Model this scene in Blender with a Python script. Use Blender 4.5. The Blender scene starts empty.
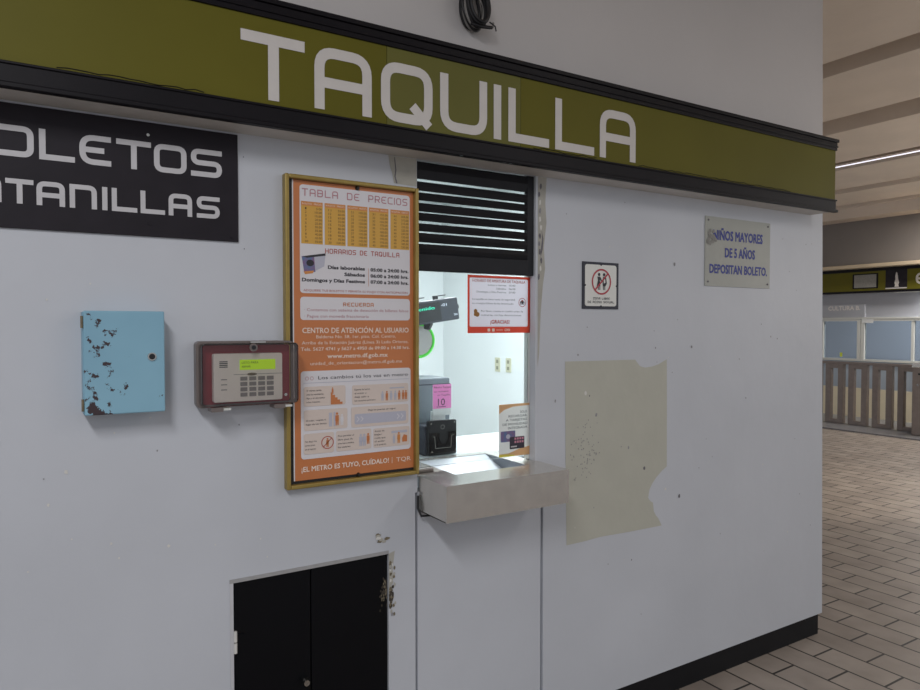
import bpy, bmesh, math, random
from mathutils import Vector
random.seed(7)
SC = bpy.context.scene
COL = SC.collection

def lin(h):
    h = h.lstrip('#')
    o = []
    for i in (0, 2, 4):
        c = int(h[i:i+2], 16) / 255
        o.append(c / 12.92 if c <= .04045 else ((c + .055) / 1.055) ** 2.4)
    return (*o, 1.0)

# ------------------------------------------------------------------ camera, world, lights, exposure
cam_d = bpy.data.cameras.new('camera')
cam = bpy.data.objects.new('camera', cam_d)
COL.objects.link(cam)
cam_d.sensor_width = 36
cam_d.lens = 36 * 691 / 920
cam.location = (0, -2.01, 1.55)
cam.rotation_euler = (math.radians(90 - 1.575), 0, math.radians(-31.533))
SC.camera = cam
SC.view_settings.view_transform = 'Standard'
SC.view_settings.look = 'None'
SC.view_settings.gamma = 1
SC.view_settings.use_curve_mapping = False
SC.view_settings.exposure = 0.0

w = bpy.data.worlds.new('world')
SC.world = w
w.use_nodes = True
bg = w.node_tree.nodes['Background']
bg.inputs[0].default_value = (0.87, 0.915, 1.0, 1)
bg.inputs[1].default_value = 0.56

def area(name, loc, sx, sy, power, color=(1, 1, 1), rot=(0, 0, 0)):
    l = bpy.data.lights.new(name, 'AREA')
    l.shape = 'RECTANGLE'
    l.size = sx; l.size_y = sy
    l.energy = power; l.color = color
    o = bpy.data.objects.new(name, l)
    COL.objects.link(o)
    o.location = loc; o.rotation_euler = rot
    return o
area('hall_lamp', (-0.9, -2.8, 3.40), 0.35, 1.8, 80, (0.96, 0.965, 1.0))
area('booth_lamp', (2.0, 1.3, 2.66), 1.2, 1.6, 100, (0.93, 0.98, 1.0))
def lamp(name, loc, power, color):
    l = bpy.data.lights.new(name, 'POINT'); l.energy = power; l.color = color; l.shadow_soft_size = .25
    o = bpy.data.objects.new(name, l); COL.objects.link(o); o.location = loc
lamp('ceiling_fill', (5.6, -1.6, 1.9), 26, (1.0, .95, .90))  # this and the next: unseen floating points added to lift the concourse ceiling
lamp('ceiling_fill', (8.6, -.3, 1.9), 72, (1.0, .94, .87))
area('wall_fill_right', (3.4, -3.4, 3.40), 0.35, 2.2, 28, (1.0, 0.97, 0.94))  # unseen light without a fixture, added to brighten the right part of the wall
area('concourse_lamp', (8.8, -1.0, 3.40), 0.35, 3.0, 60, (1.0, 0.94, 0.86))
area('fence_fill', (11.15, 1.9, 3.30), .3, 2.0, 105, (1.0, .96, .9))  # added out of view to brighten the fence gaps and far lower wall
area('far_booth_lamp', (13.4, 4.0, 2.9), 0.8, 2.4, 130, (0.85, 0.93, 1.0))
sp = bpy.data.lights.new('floor_pool_spot', 'SPOT')  # unseen spot added to throw the warm pool onto the floor
sp.energy = 260; sp.color = (1.0, 0.90, 0.76); sp.spot_size = math.radians(46); sp.spot_blend = .8; sp.shadow_soft_size = .3
spo = bpy.data.objects.new('floor_pool_spot', sp)
COL.objects.link(spo)
spo.location = (7.0, -0.6, 3.40)
spo.rotation_euler = (Vector((6.6, 1.9, 0)) - Vector(spo.location)).to_track_quat('-Z', 'Y').to_euler()

# ------------------------------------------------------------------ materials
MATS = {}
def mat(name, color, rough=.55, metal=0., var=.0, vscale=8., bump=0., bscale=60., emit=None, estr=0., spec=.5, var_col=None, detail=6):
    m = bpy.data.materials.new(name)
    m.use_nodes = True
    nt = m.node_tree
    b = nt.nodes['Principled BSDF']
    c = lin(color) if isinstance(color, str) else color
    b.inputs['Base Color'].default_value = c
    b.inputs['Roughness'].default_value = rough
    b.inputs['Metallic'].default_value = metal
    b.inputs['Specular IOR Level'].default_value = spec
    tc = nt.nodes.new('ShaderNodeTexCoord')
    if var > 0:
        n = nt.nodes.new('ShaderNodeTexNoise')
        n.inputs['Scale'].default_value = vscale
        n.inputs['Detail'].default_value = detail
        nt.links.new(tc.outputs['Object'], n.inputs['Vector'])
        r = nt.nodes.new('ShaderNodeValToRGB')
        r.color_ramp.elements[0].position = .3
        r.color_ramp.elements[1].position = .7
        d = lin(var_col) if var_col else tuple(x * (1 - var) for x in c[:3]) + (1,)
        r.color_ramp.elements[0].color = d
        r.color_ramp.elements[1].color = c
        nt.links.new(n.outputs['Fac'], r.inputs['Fac'])
        nt.links.new(r.outputs['Color'], b.inputs['Base Color'])
    if bump > 0:
        n2 = nt.nodes.new('ShaderNodeTexNoise')
        n2.inputs['Scale'].default_value = bscale
        n2.inputs['Detail'].default_value = 5
        nt.links.new(tc.outputs['Object'], n2.inputs['Vector'])
        bp = nt.nodes.new('ShaderNodeBump')
        bp.inputs['Strength'].default_value = bump
        bp.inputs['Distance'].default_value = .01
        nt.links.new(n2.outputs['Fac'], bp.inputs['Height'])
        nt.links.new(bp.outputs['Normal'], b.inputs['Normal'])
    if emit:
        b.inputs['Emission Color'].default_value = lin(emit)
        b.inputs['Emission Strength'].default_value = estr
    MATS[name] = m
    return m

def glass(name, tint, gloss=.07, rough=.03):
    m = bpy.data.materials.new(name)
    m.use_nodes = True
    nt = m.node_tree
    nt.nodes.remove(nt.nodes['Principled BSDF'])
    out = nt.nodes['Material Output']
    t = nt.nodes.new('ShaderNodeBsdfTransparent'); t.inputs[0].default_value = tint
    g = nt.nodes.new('ShaderNodeBsdfGlossy'); g.inputs['Roughness'].default_value = rough
    lw = nt.nodes.new('ShaderNodeFresnel'); lw.inputs['IOR'].default_value = 1.3 + gloss * 2
    mx = nt.nodes.new('ShaderNodeMixShader')
    nt.links.new(lw.outputs[0], mx.inputs[0])
    nt.links.new(t.outputs[0], mx.inputs[1]); nt.links.new(g.outputs[0], mx.inputs[2])
    nt.links.new(mx.outputs[0], out.inputs[0])
    MATS[name] = m
    return m

mat('white_wall_paint', '#cacdd3', .5, var=.10, vscale=1.6, bump=.12, bscale=14)
mat('upper_wall_paint', '#cbc7c5', .6, var=.07, vscale=1.4, bump=.12, bscale=14)
mat('bare_plaster', '#b5b2a8', .7, var=.14, vscale=18, bump=.3, bscale=60)
mat('patch_paint', '#bcbbae', .55, var=.05, vscale=9, bump=.1, bscale=30)
mat('chip_dark', '#77747a', .8, var=.3, vscale=90)
mat('chip_grey', '#9b999c', .8, var=.3, vscale=70)
mat('chip_white', '#dcdad4', .8, var=.1, vscale=70)
mat('stain_brown', '#857a64', .8, var=.45, vscale=60)
mat('frame_grey', '#a5a4a4', .6, var=.1, vscale=20)
mat('frame_light', '#c9c9cc', .6, var=.1, vscale=20)
mat('smooth_floor', '#77777b', .3, var=.15, vscale=3)
mat('stain_dark', '#4a4238', .8, var=.45, vscale=60)
mat('soffit_paint', '#d2cec9', .6, var=.12, vscale=7)
mat('black_paint', '#141116', .45, spec=.2, var=.25, vscale=12)
mat('black_board', '#28242a', .5, spec=.2, var=.2, vscale=14)
mat('door_black', '#07080d', .4, spec=.2, var=.2, vscale=8)
mat('base_black', '#141519', .5, spec=.25, var=.3, vscale=10)
mat('olive', '#66611b', .55, spec=.2, var=.12, vscale=3.2)
mat('olive_light', '#6c6a34', .55, spec=.2, var=.12, vscale=3.2)
mat('letter_white', '#d2cdc8', .5, var=.06, vscale=20)
mat('letter_grey', '#c9c7c9', .5, var=.08, vscale=30)
mat('steel', '#ddd9d2', .27, .8, var=.10, vscale=30)
mat('steel_bright', '#989da4', .35, .2, var=.04, vscale=20)
mat('steel_dark', '#77716c', .35, 1., var=.12, vscale=20)
mat('shutter_black', '#232327', .42, spec=.25, var=.25, vscale=16)
mat('brass', '#a58d4c', .4, .35, var=.18, vscale=25)
mat('backing_black', '#1c1a1a', .5)
mat('poster_orange', '#c97c4a', .34, var=.06, vscale=6)
mat('poster_white', '#dedbde', .34, var=.03, vscale=6)
mat('poster_amber', '#d7a545', .34, var=.05, vscale=8)
mat('poster_stripe', '#d08a4a', .34)
mat('poster_beige', '#d9cac0', .34, var=.04, vscale=10)
mat('poster_grey', '#b9b9c6', .34)
mat('ink_red', '#b0534a', .5)
mat('ink_rose', '#b9838a', .5)
mat('ink_dark', '#2f2c33', .5)
mat('ink_brown', '#5c452c', .5)
mat('ink_cream', '#eeddcf', .5)
mat('ink_blue', '#2f3a90', .5, var=.15, vscale=40)
mat('sign_grey', '#a6a79f', .45, var=.06, vscale=14)
mat('sign_rub', '#92908a', .6, var=.2, vscale=60)
mat('sign_cream', '#e4e4de', .4)
mat('sign_red', '#b23a48', .45)
mat('frame_navy', '#2a2b38', .4)
mat('notice_red', '#d24a36', .4)
mat('notice_white', '#e7e1ea', .4)
mat('notice_brown', '#9a6a2c', .5)
mat('brochure_white', '#eceae6', .4)
mat('brochure_peach', '#e6b98a', .4)
mat('brochure_yellow', '#dccf4d', .4)
mat('card_magenta', '#8c5a80', .4, var=.7, vscale=60, var_col='#4c78a0')
mat('card_dark', '#3a3540', .4)
mat('card_pink', '#c98a9a', .4)
mat('pink_note', '#f28fcd', .6)
mat('device_black', '#17181c', .35, var=.15, vscale=20)
mat('device_grey', '#7d868e', .45, var=.12, vscale=10)
mat('device_slate', '#3a3e48', .4, var=.1, vscale=14)
mat('white_plastic', '#dcdedd', .4)
mat('lime', '#4fe03c', .45)
mat('mirror_grey', '#aaa6a2', .25, var=.05, vscale=6)
mat('led_green', '#30e0b0', .5, emit='#35f0c0', estr=1.0)
mat('led_white', '#dddfee', .5, emit='#ddeeff', estr=.5)
mat('lcd_green', '#a8cc10', .35, emit='#b0e000', estr=.3)
mat('lcd_ink', '#3d5a18', .5)
mat('keypad_white', '#f2ede4', .45, var=.05, vscale=20)
mat('key_grey', '#8f8b88', .5)
mat('keypad_red', '#8e3038', .5, var=.15, vscale=20)
mat('smoke_rim', '#756b67', .35, var=.12, vscale=20)
mat('chrome', '#b9b6b0', .22, 1.)
mat('cable_black', '#19171a', .5, var=.2, vscale=40)
mat('cable_grey', '#8c8884', .55, var=.2, vscale=40)
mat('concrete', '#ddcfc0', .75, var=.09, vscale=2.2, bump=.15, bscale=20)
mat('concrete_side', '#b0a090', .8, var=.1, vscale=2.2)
mat('far_wall_grey', '#a5a7ae', .6, var=.08, vscale=2)
mat('far_wall_brown', '#7d7773', .7, var=.08, vscale=2)
mat('far_cream', '#f0e5c8', .6, var=.08, vscale=4)
mat('far_blue', '#adb9c6', .6, var=.08, vscale=4)
mat('ledge_cream', '#c9b79c', .6, var=.08, vscale=6)
mat('aluminium', '#d3d4cf', .4, var=.04, vscale=8)
mat('fence_steel', '#918680', .38, .4, var=.15, vscale=14)
mat('tube_light', '#ffffff', .5, emit='#f0f0ff', estr=1.3)
mat('booth_white', '#e6ebec', .35, var=.03, vscale=3)
mat('counter_white', '#cdd2d5', .3)
mat('booth_floor', '#8b8780', .5)
mat('ivory', '#c9c8ae', .45)
mat('outlet_dark', '#8a8a74', .5)
mat('sticker_yellow', '#c9d640', .5)
glass('clear_glass', (.95, .97, .97, 1), .03)
glass('smoked_plastic', (.97, .94, .93, 1), .1, .08)
glass('far_glass', (.78, .82, .85, 1), .12, .05)
glass('clear_acrylic', (.8, .8, .82, 1), .08)

def paper(name):                                   # thin paper lets the booth light through
    m = MATS[name]; nt = m.node_tree; b = nt.nodes['Principled BSDF']
    t = nt.nodes.new('ShaderNodeBsdfTranslucent'); t.inputs[0].default_value = b.inputs['Base Color'].default_value
    mx = nt.nodes.new('ShaderNodeMixShader'); mx.inputs[0].default_value = .5
    nt.links.new(b.outputs[0], mx.inputs[1]); nt.links.new(t.outputs[0], mx.inputs[2])
    nt.links.new(mx.outputs[0], nt.nodes['Material Output'].inputs[0])
for p_ in ('notice_red', 'notice_white', 'brochure_white', 'brochure_peach'): paper(p_)

def blue_paint():
    m = mat('blue_paint', '#6f9db4', .42)
    nt = m.node_tree; b = nt.nodes['Principled BSDF']
    tc = nt.nodes.new('ShaderNodeTexCoord')
    big = nt.nodes.new('ShaderNodeTexNoise'); big.inputs['Scale'].default_value = 38; big.inputs['Detail'].default_value = 8; big.inputs['Roughness'].default_value = .62
    fine = nt.nodes.new('ShaderNodeTexNoise'); fine.inputs['Scale'].default_value = 6; fine.inputs['Detail'].default_value = 3
    sep = nt.nodes.new('ShaderNodeSeparateXYZ')
    nt.links.new(tc.outputs['Object'], sep.inputs[0])
    nt.links.new(tc.outputs['Object'], big.inputs['Vector']); nt.links.new(tc.outputs['Object'], fine.inputs['Vector'])
    # flaking sits along the hinge side and the lower corner of the box (local x 0..0.19, z 0..0.26)
    dx = nt.nodes.new('ShaderNodeMath'); dx.operation = 'SUBTRACT'; dx.inputs[1].default_value = .030
    ab = nt.nodes.new('ShaderNodeMath'); ab.operation = 'ABSOLUTE'
    nt.links.new(sep.outputs[0], dx.inputs[0]); nt.links.new(dx.outputs[0], ab.inputs[0])
    mx = nt.nodes.new('ShaderNodeMapRange'); mx.inputs[1].default_value = 0.0; mx.inputs[2].default_value = .075; mx.inputs[3].default_value = .085; mx.inputs[4].default_value = -.075
    mz = nt.nodes.new('ShaderNodeMapRange'); mz.inputs[1].default_value = .03; mz.inputs[2].default_value = .11; mz.inputs[3].default_value = .05; mz.inputs[4].default_value = -.005
    nt.links.new(ab.outputs[0], mx.inputs[0]); nt.links.new(sep.outputs[2], mz.inputs[0])
    a1 = nt.nodes.new('ShaderNodeMath'); a2 = nt.nodes.new('ShaderNodeMath')
    nt.links.new(mx.outputs[0], a1.inputs[0]); nt.links.new(mz.outputs[0], a1.inputs[1])
    nt.links.new(a1.outputs[0], a2.inputs[0]); nt.links.new(big.outputs[0], a2.inputs[1])
    ramp = nt.nodes.new('ShaderNodeValToRGB')
    ramp.color_ramp.elements[0].position = .640; ramp.color_ramp.elements[1].position = .655
    ramp.color_ramp.elements[0].color = (0, 0, 0, 1); ramp.color_ramp.elements[1].color = (1, 1, 1, 1)
    nt.links.new(a2.outputs[0], ramp.inputs[0])
    base = nt.nodes.new('ShaderNodeMixRGB'); base.inputs[1].default_value = lin('#7ba7bd'); base.inputs[2].default_value = lin('#92c0d3')
    nt.links.new(fine.outputs[0], base.inputs[0])
    mix = nt.nodes.new('ShaderNodeMixRGB'); mix.inputs[2].default_value = lin('#3d2f33')
    nt.links.new(ramp.outputs[0], mix.inputs[0]); nt.links.new(base.outputs[0], mix.inputs[1])
    nt.links.new(mix.outputs[0], b.inputs['Base Color'])
blue_paint()

def pavers():
    m = mat('pavers', '#6d6660', .5, spec=.35)
    nt = m.node_tree; b = nt.nodes['Principled BSDF']
    tc = nt.nodes.new('ShaderNodeTexCoord'); sep = nt.nodes.new('ShaderNodeSeparateXYZ'); cb = nt.nodes.new('ShaderNodeCombineXYZ')
    nt.links.new(tc.outputs['Object'], sep.inputs[0])
    ax = nt.nodes.new('ShaderNodeMath'); ax.inputs[1].default_value = .290
    ay = nt.nodes.new('ShaderNodeMath'); ay.inputs[1].default_value = -3.436
    nt.links.new(sep.outputs[1], ax.inputs[0]); nt.links.new(sep.outputs[0], ay.inputs[0])
    nt.links.new(ax.outputs[0], cb.inputs[0]); nt.links.new(ay.outputs[0], cb.inputs[1])
    br = nt.nodes.new('ShaderNodeTexBrick')
    br.offset = .5; br.offset_frequency = 2
    br.inputs['Scale'].default_value = 1
    br.inputs['Brick Width'].default_value = .3237; br.inputs['Row Height'].default_value = .1568
    br.inputs['Mortar Size'].default_value = .006; br.inputs['Mortar Smooth'].default_value = .3
    br.inputs['Bias'].default_value = 0
    br.inputs['Color1'].default_value = lin('#91877f'); br.inputs['Color2'].default_value = lin('#a1978e'); br.inputs['Mortar'].default_value = lin('#2b2725')
    nt.links.new(cb.outputs[0], br.inputs['Vector'])
    n = nt.nodes.new('ShaderNodeTexNoise'); n.inputs['Scale'].default_value = 5; n.inputs['Detail'].default_value = 8
    nt.links.new(tc.outputs['Object'], n.inputs['Vector'])
    r = nt.nodes.new('ShaderNodeValToRGB'); r.color_ramp.elements[0].color = (.72, .71, .70, 1); r.color_ramp.elements[1].color = (1, 1, 1, 1)
    r.color_ramp.elements[0].position = .3; r.color_ramp.elements[1].position = .7
    nt.links.new(n.outputs[0], r.inputs[0])
    mu = nt.nodes.new('ShaderNodeMixRGB'); mu.blend_type = 'MULTIPLY'; mu.inputs[0].default_value = 1
    nt.links.new(br.outputs['Color'], mu.inputs[1]); nt.links.new(r.outputs[0], mu.inputs[2])
    nt.links.new(mu.outputs[0], b.inputs['Base Color'])
    bp = nt.nodes.new('ShaderNodeBump'); bp.inputs['Strength'].default_value = .5; bp.inputs['Distance'].default_value = .004; bp.invert = True
    nt.links.new(br.outputs['Fac'], bp.inputs['Height']); nt.links.new(bp.outputs[0], b.inputs['Normal'])
pavers()

# ------------------------------------------------------------------ mesh helpers
FRONT = lambda u, d, v: (u, d, v)                   # sheets lying on the booth wall: u right, d depth, v up
def facing(x0):                                     # sheets lying on a wall whose face looks along -x
    return lambda u, d, v: (x0 + d, -u, v)

_tcache = {}
def text_geo(s, bold=0.0):
    k = (s, bold)
    if k in _tcache: return _tcache[k]
    cu = bpy.data.curves.new('lettering_source', 'FONT')
    cu.body = s; cu.size = 1; cu.resolution_u = 2; cu.offset = bold
    o = bpy.data.objects.new('lettering_source', cu)
    COL.objects.link(o)
    dg = bpy.context.evaluated_depsgraph_get()
    me = bpy.data.meshes.new_from_object(o.evaluated_get(dg))
    vs = [(v.co.x, v.co.y) for v in me.vertices]
    fs = [tuple(p.vertices) for p in me.polygons]
    bpy.data.objects.remove(o); bpy.data.curves.remove(cu); bpy.data.meshes.remove(me)
    _tcache[k] = (vs, fs)
    return vs, fs

G = {
 'T': (1, [[(0,1,0),(1,1,0)], [(.5,1,0),(.5,0,0)]]),
 'A': (1, [[(0,0,0),(0,1,1),(1,1,1),(1,0,0)], [(0,.42,0),(1,.42,0)]]),
 'Q': (1, ['c',[(0,0,1),(0,1,1),(1,1,1),(1,0,1)], [(.62,.28,0),(1.02,-.1,0)]]),
 'U': (1, [[(0,1,0),(0,0,1),(1,0,1),(1,1,0)]]),
 'I': (0, [[(0,0,0),(0,1,0)]]),
 'L': (1, [[(0,1,0),(0,0,0),(1,0,0)]]),
 'O': (1, ['c',[(0,0,1),(0,1,1),(1,1,1),(1,0,1)]]),
 'B': (1, [[(0,.5,0),(.92,.5,0)], 'c',[(0,0,0),(0,1,0),(.95,1,1),(.95,0,1)]]),
 'E': (1, [[(1,1,0),(0,1,1.6),(0,0,1.6),(1,0,0)], [(0,.5,0),(.85,.5,0)]]),
 'S': (1, [[(1,1,0),(0,1,1),(0,.5,1),(1,.5,1),(1,0,1),(0,0,0)]]),
 'N': (1, [[(0,0,0),(0,1,0),(1,1,1),(1,0,0)]]),
 'V': (1, [[(0,1,0),(.5,0,0),(1,1,0)]]),
 'D': (1, ['c',[(0,0,0),(0,1,0),(1,1,1),(1,0,1)]]),
 'P': (1, [[(0,0,0),(0,1,0),(1,1,1),(1,.42,1),(0,.42,0)]]),
 'R': (1, [[(0,0,0),(0,1,0),(1,1,1),(1,.45,1),(0,.45,0)], [(.55,.45,0),(1,0,0)]]),
 'C': (1, [[(1,1,0),(0,1,1),(0,0,1),(1,0,0)]]),
 'H': (1, [[(0,0,0),(0,1,0)], [(1,0,0),(1,1,0)], [(0,.5,0),(1,.5,0)]]),
 'Z': (1, [[(0,1,0),(1,1,0),(0,0,0),(1,0,0)]]),
 'X': (1, [[(0,1,0),(1,0,0)], [(0,0,0),(1,1,0)]]),
 '.': (0, [[(0,0,0),(0,.12,0)]]),
}

class MB:
    def __init__(self): self.v = []; self.f = []; self.m = []; self.mats = []
    def mi(self, m):
        if m not in self.mats: self.mats.append(m)
        return self.mats.index(m)
    def add(self, vs, fs, m):
        b = len(self.v); k = self.mi(m)
        self.v += [tuple(p) for p in vs]
        for f in fs: self.f.append(tuple(b + i for i in f)); self.m.append(k)
        return self
    def box(self, x0, x1, y0, y1, z0, z1, m):
        v = [(x, y, z) for z in (z0, z1) for y in (y0, y1) for x in (x0, x1)]
        return self.add(v, [(0,2,3,1),(4,5,7,6),(0,1,5,4),(2,6,7,3),(0,4,6,2),(1,3,7,5)], m)
    def prism(self, pts, d0, d1, m, T=FRONT):       # outline (u,v) extruded in depth
        n = len(pts)
        v = [T(u, d0, w_) for u, w_ in pts] + [T(u, d1, w_) for u, w_ in pts]
        f = [tuple(range(n)), tuple(range(2*n-1, n-1, -1))] + [(i, n+i, n+(i+1) % n, (i+1) % n) for i in range(n)]
        return self.add(v, f, m)
    def flat(self, pts, d, m, T=FRONT):
        return self.add([T(u, d, w_) for u, w_ in pts], [tuple(range(len(pts)))], m)
    def rect(self, u0, u1, v0, v1, d, m, T=FRONT):
        return self.flat([(u0,v0),(u1,v0),(u1,v1),(u0,v1)], d, m, T)
    def cyl(self, p0, p1, r0, m, r1=None, n=20, caps=True):
        p0 = Vector(p0); p1 = Vector(p1); r1 = r0 if r1 is None else r1
        a = (p1 - p0).normalized(); u = a.orthogonal().normalized(); q = a.cross(u)
        v = []
        for p, r in ((p0, r0), (p1, r1)):
            v += [p + (u * math.cos(t) + q * math.sin(t)) * r for t in [2*math.pi*i/n for i in range(n)]]
        f = [(i, (i+1) % n, n+(i+1) % n, n+i) for i in range(n)]
        if caps: f += [tuple(range(n-1, -1, -1)), tuple(range(n, 2*n))]
        return self.add(v, f, m)
    def tube(self, path, r, m, n=8, closed=False):
        P = [Vector(p) for p in path]; N = len(P); v = []
        up = None
        for i, p in enumerate(P):
            a = P[(i-1) % N] if (closed or i > 0) else p
            b = P[(i+1) % N] if (closed or i < N-1) else p
            t = (b - a).normalized()
            if up is None: up = t.orthogonal().normalized()
            up = (up - t * up.dot(t)).normalized(); q = t.cross(up)
            v += [p + (up * math.cos(2*math.pi*k/n) + q * math.sin(2*math.pi*k/n)) * r for k in range(n)]
        f = []
        for i in range(N if closed else N-1):
            j = (i+1) % N
            f += [(i*n+k, i*n+(k+1) % n, j*n+(k+1) % n, j*n+k) for k in range(n)]
        if not closed: f += [tuple(range(n-1, -1, -1)), tuple(range((N-1)*n, N*n))]
        return self.add(v, f, m)
    def text(self, s, u0, u1, base, cap, d, m, T=FRONT, bold=0.0):
        vs, fs = text_geo(s)
        if not vs: return self
        hv, _ = text_geo('H'); ch = max(p[1] for p in hv)
        a = min(p[0] for p in vs); b = max(p[0] for p in vs)
        sx = (u1-u0)/(b-a); sz = cap/ch
        for k, (ox, oy) in enumerate(((-bold, -bold), (bold, -bold), (-bold, bold), (bold, bold)) if bold else ((0, 0),)):   # heavier strokes
            self.add([T(u0+(x-a+ox)*sx, d-.00006*k, base+(y+oy)*sz) for x, y in vs], fs, m)
        return self
    def ribbon(self, pts, closed, sw, d, m, T):
        P = pts; N = len(P); L = []; R = []
        for i in range(N):
            p = Vector(P[i])
            a = Vector(P[i-1]) if (closed or i > 0) else None
            b = Vector(P[(i+1) % N]) if (closed or i < N-1) else None
            t0 = (p-a).normalized() if a is not None else None
            t1 = (b-p).normalized() if b is not None else None
            if t0 is None: t0 = t1
            if t1 is None: t1 = t0
            n0 = Vector((-t0.y, t0.x)); n1 = Vector((-t1.y, t1.x))
            k = (n0+n1).normalized(); k = k / max(.35, k.dot(n0))
            L.append(p + k*sw/2); R.append(p - k*sw/2)
        v = [T(q.x, d, q.y) for q in L] + [T(q.x, d, q.y) for q in R]
        f = [(i, N+i, N+(i+1) % N, (i+1) % N) for i in range(N if closed else N-1)]
        return self.add(v, f, m)
    def glyph(self, ch, u0, u1, v0, v1, sw, d, m, T=FRONT, rad=.26):
        if ch not in G: return self
        wd, st = G[ch]
        W = u1-u0-sw; H = v1-v0-sw; closed = False; k_ = 0
        for s in st:
            if s == 'c': closed = True; continue
            raw = [Vector((u0+sw/2+x*W, v0+sw/2+y*H)) for x, y, r in s]
            n = len(raw); pts = []
            for i, (x, y, r) in enumerate(s):
                if not r: pts.append(tuple(raw[i])); continue
                a = raw[i-1]-raw[i]; b = raw[(i+1) % n]-raw[i]
                q = min(rad*r*min(u1-u0, v1-v0), a.length*.5, b.length*.5)
                A = raw[i]+a.normalized()*q; B = raw[i]+b.normalized()*q
                for k in range(7):
                    t = k/6
                    pts.append(tuple(A*(1-t)**2 + raw[i]*2*t*(1-t) + B*t*t))
            pts = [p for i, p in enumerate(pts) if i == 0 or (Vector(p)-Vector(pts[i-1])).length > 1e-5]
            # open ends run out to the full letter box
            if not closed:
                for e, o_ in ((0, 1), (-1, -2)):
                    E_ = Vector(pts[e]); dr = (E_-Vector(pts[o_])).normalized()
                    x, y, r = s[e]
                    if abs(dr.x) < .01 or abs(dr.y) < .01:
                        if (y in (0, 1) and abs(dr.y) > .9) or (x in (0, 1) and abs(dr.x) > .9): pts[e] = tuple(E_+dr*sw/2)
            self.ribbon(pts, closed, sw, d-.0002*k_, m, T); closed = False; k_ += 1
        return self
    def sign(self, s, u0, u1, v0, v1, sw, d, m, T=FRONT, gap=.16, space=.55, rad=.26):
        # letters share the width between u0 and u1; I and . are one stroke wide
        units = 0; fixed = 0
        for i, c in enumerate(s):
            if c == ' ': units += space
            elif G[c][0] == 0: fixed += sw
            else: units += 1
            if i < len(s)-1: units += gap
        k = (u1-u0-fixed)/units; u = u0
        for i, c in enumerate(s):
            wd = space*k if c == ' ' else (sw if G[c][0] == 0 else k)
            if c != ' ': self.glyph(c, u, u+wd, v0, v1, sw, d, m, T, rad)
            u += wd + gap*k
        return self

def rrect(u0, u1, v0, v1, r, n=5):
    p = []
    for cx, cy, a0 in ((u1-r, v0+r, -90), (u1-r, v1-r, 0), (u0+r, v1-r, 90), (u0+r, v0+r, 180)):
        for i in range(n+1):
            a = math.radians(a0+90*i/n); p.append((cx+r*math.cos(a), cy+r*math.sin(a)))
    return p
def circle(cu, cv, r, n=28, r2=None):
    r2 = r if r2 is None else r2
    return [(cu+r*math.cos(2*math.pi*i/n), cv+r2*math.sin(2*math.pi*i/n)) for i in range(n)]

ORG = {}
def tag(o, label=None, cat=None, group=None, kind=None):
    if label: o['label'] = label
    if cat: o['category'] = cat
    if group: o['group'] = group
    if kind: o['kind'] = kind
    return o
def empty(name, loc, label=None, cat=None, group=None, kind=None):
    o = bpy.data.objects.new(name, None)
    o.empty_display_size = .05
    COL.objects.link(o); o.location = loc
    ORG[o.name] = Vector(loc)
    return tag(o, label, cat, group, kind)
def build(name, mb, parent=None, bevel=0., smooth=False, label=None, kind=None, loc=None, seg=2):
    org = ORG[parent.name] if parent else Vector(loc or (0, 0, 0))
    me = bpy.data.meshes.new(name)
    me.from_pydata([tuple(Vector(p)-org) for p in mb.v], [], mb.f)
    for m in mb.mats: me.materials.append(MATS[m])
    me.polygons.foreach_set('material_index', mb.m)
    bm = bmesh.new(); bm.from_mesh(me)
    bmesh.ops.recalc_face_normals(bm, faces=bm.faces[:])
    bm.to_mesh(me); bm.free()
    if smooth:
        me.polygons.foreach_set('use_smooth', [True]*len(me.polygons))
        try: me.set_sharp_from_angle(angle=math.radians(40))
        except Exception: pass
    o = bpy.data.objects.new(name, me)
    COL.objects.link(o)
    if parent: o.parent = parent
    else: o.location = org
    ORG[o.name] = org
    if bevel:
        b = o.modifiers.new('bevel', 'BEVEL'); b.width = bevel; b.segments = seg; b.limit_method = 'ANGLE'
    if label: o['label'] = label
    if kind: o['kind'] = kind
    return o
def struct(name, mb, parent=None, bevel=0.): return build(name, mb, parent, bevel, kind='structure')

# ------------------------------------------------------------------ the setting
ZC = 3.5
XR = 3.36
FZ = -.018
struct('floor', MB().add([(-7,-9,FZ),(17,-9,FZ),(17,10,FZ),(-7,10,FZ),(-7,-9,-.1),(17,-9,-.1),(17,10,-.1),(-7,10,-.1)],
       [(0,1,2,3),(7,6,5,4),(0,4,5,1),(1,5,6,2),(2,6,7,3),(3,7,4,0)], 'pavers'))

# hall ceiling: precast slabs running away from the booth wall with recessed joints
gaps = [(-2.0,-1.75),(-.5,-.25),(.9,1.15),(2.3,2.55),(3.62,3.87),(5.03,5.32),(6.45,6.93),(8.2,8.62),(9.82,10.14),(11.15,11.4)]
cm = MB(); x = -3.4
for a, b in gaps:
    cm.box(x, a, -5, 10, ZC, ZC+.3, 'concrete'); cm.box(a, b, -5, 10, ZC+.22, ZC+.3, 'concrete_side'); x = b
cm.box(x, 17, -5, 10, ZC, ZC+.3, 'concrete')
struct('ceiling', cm)

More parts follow.
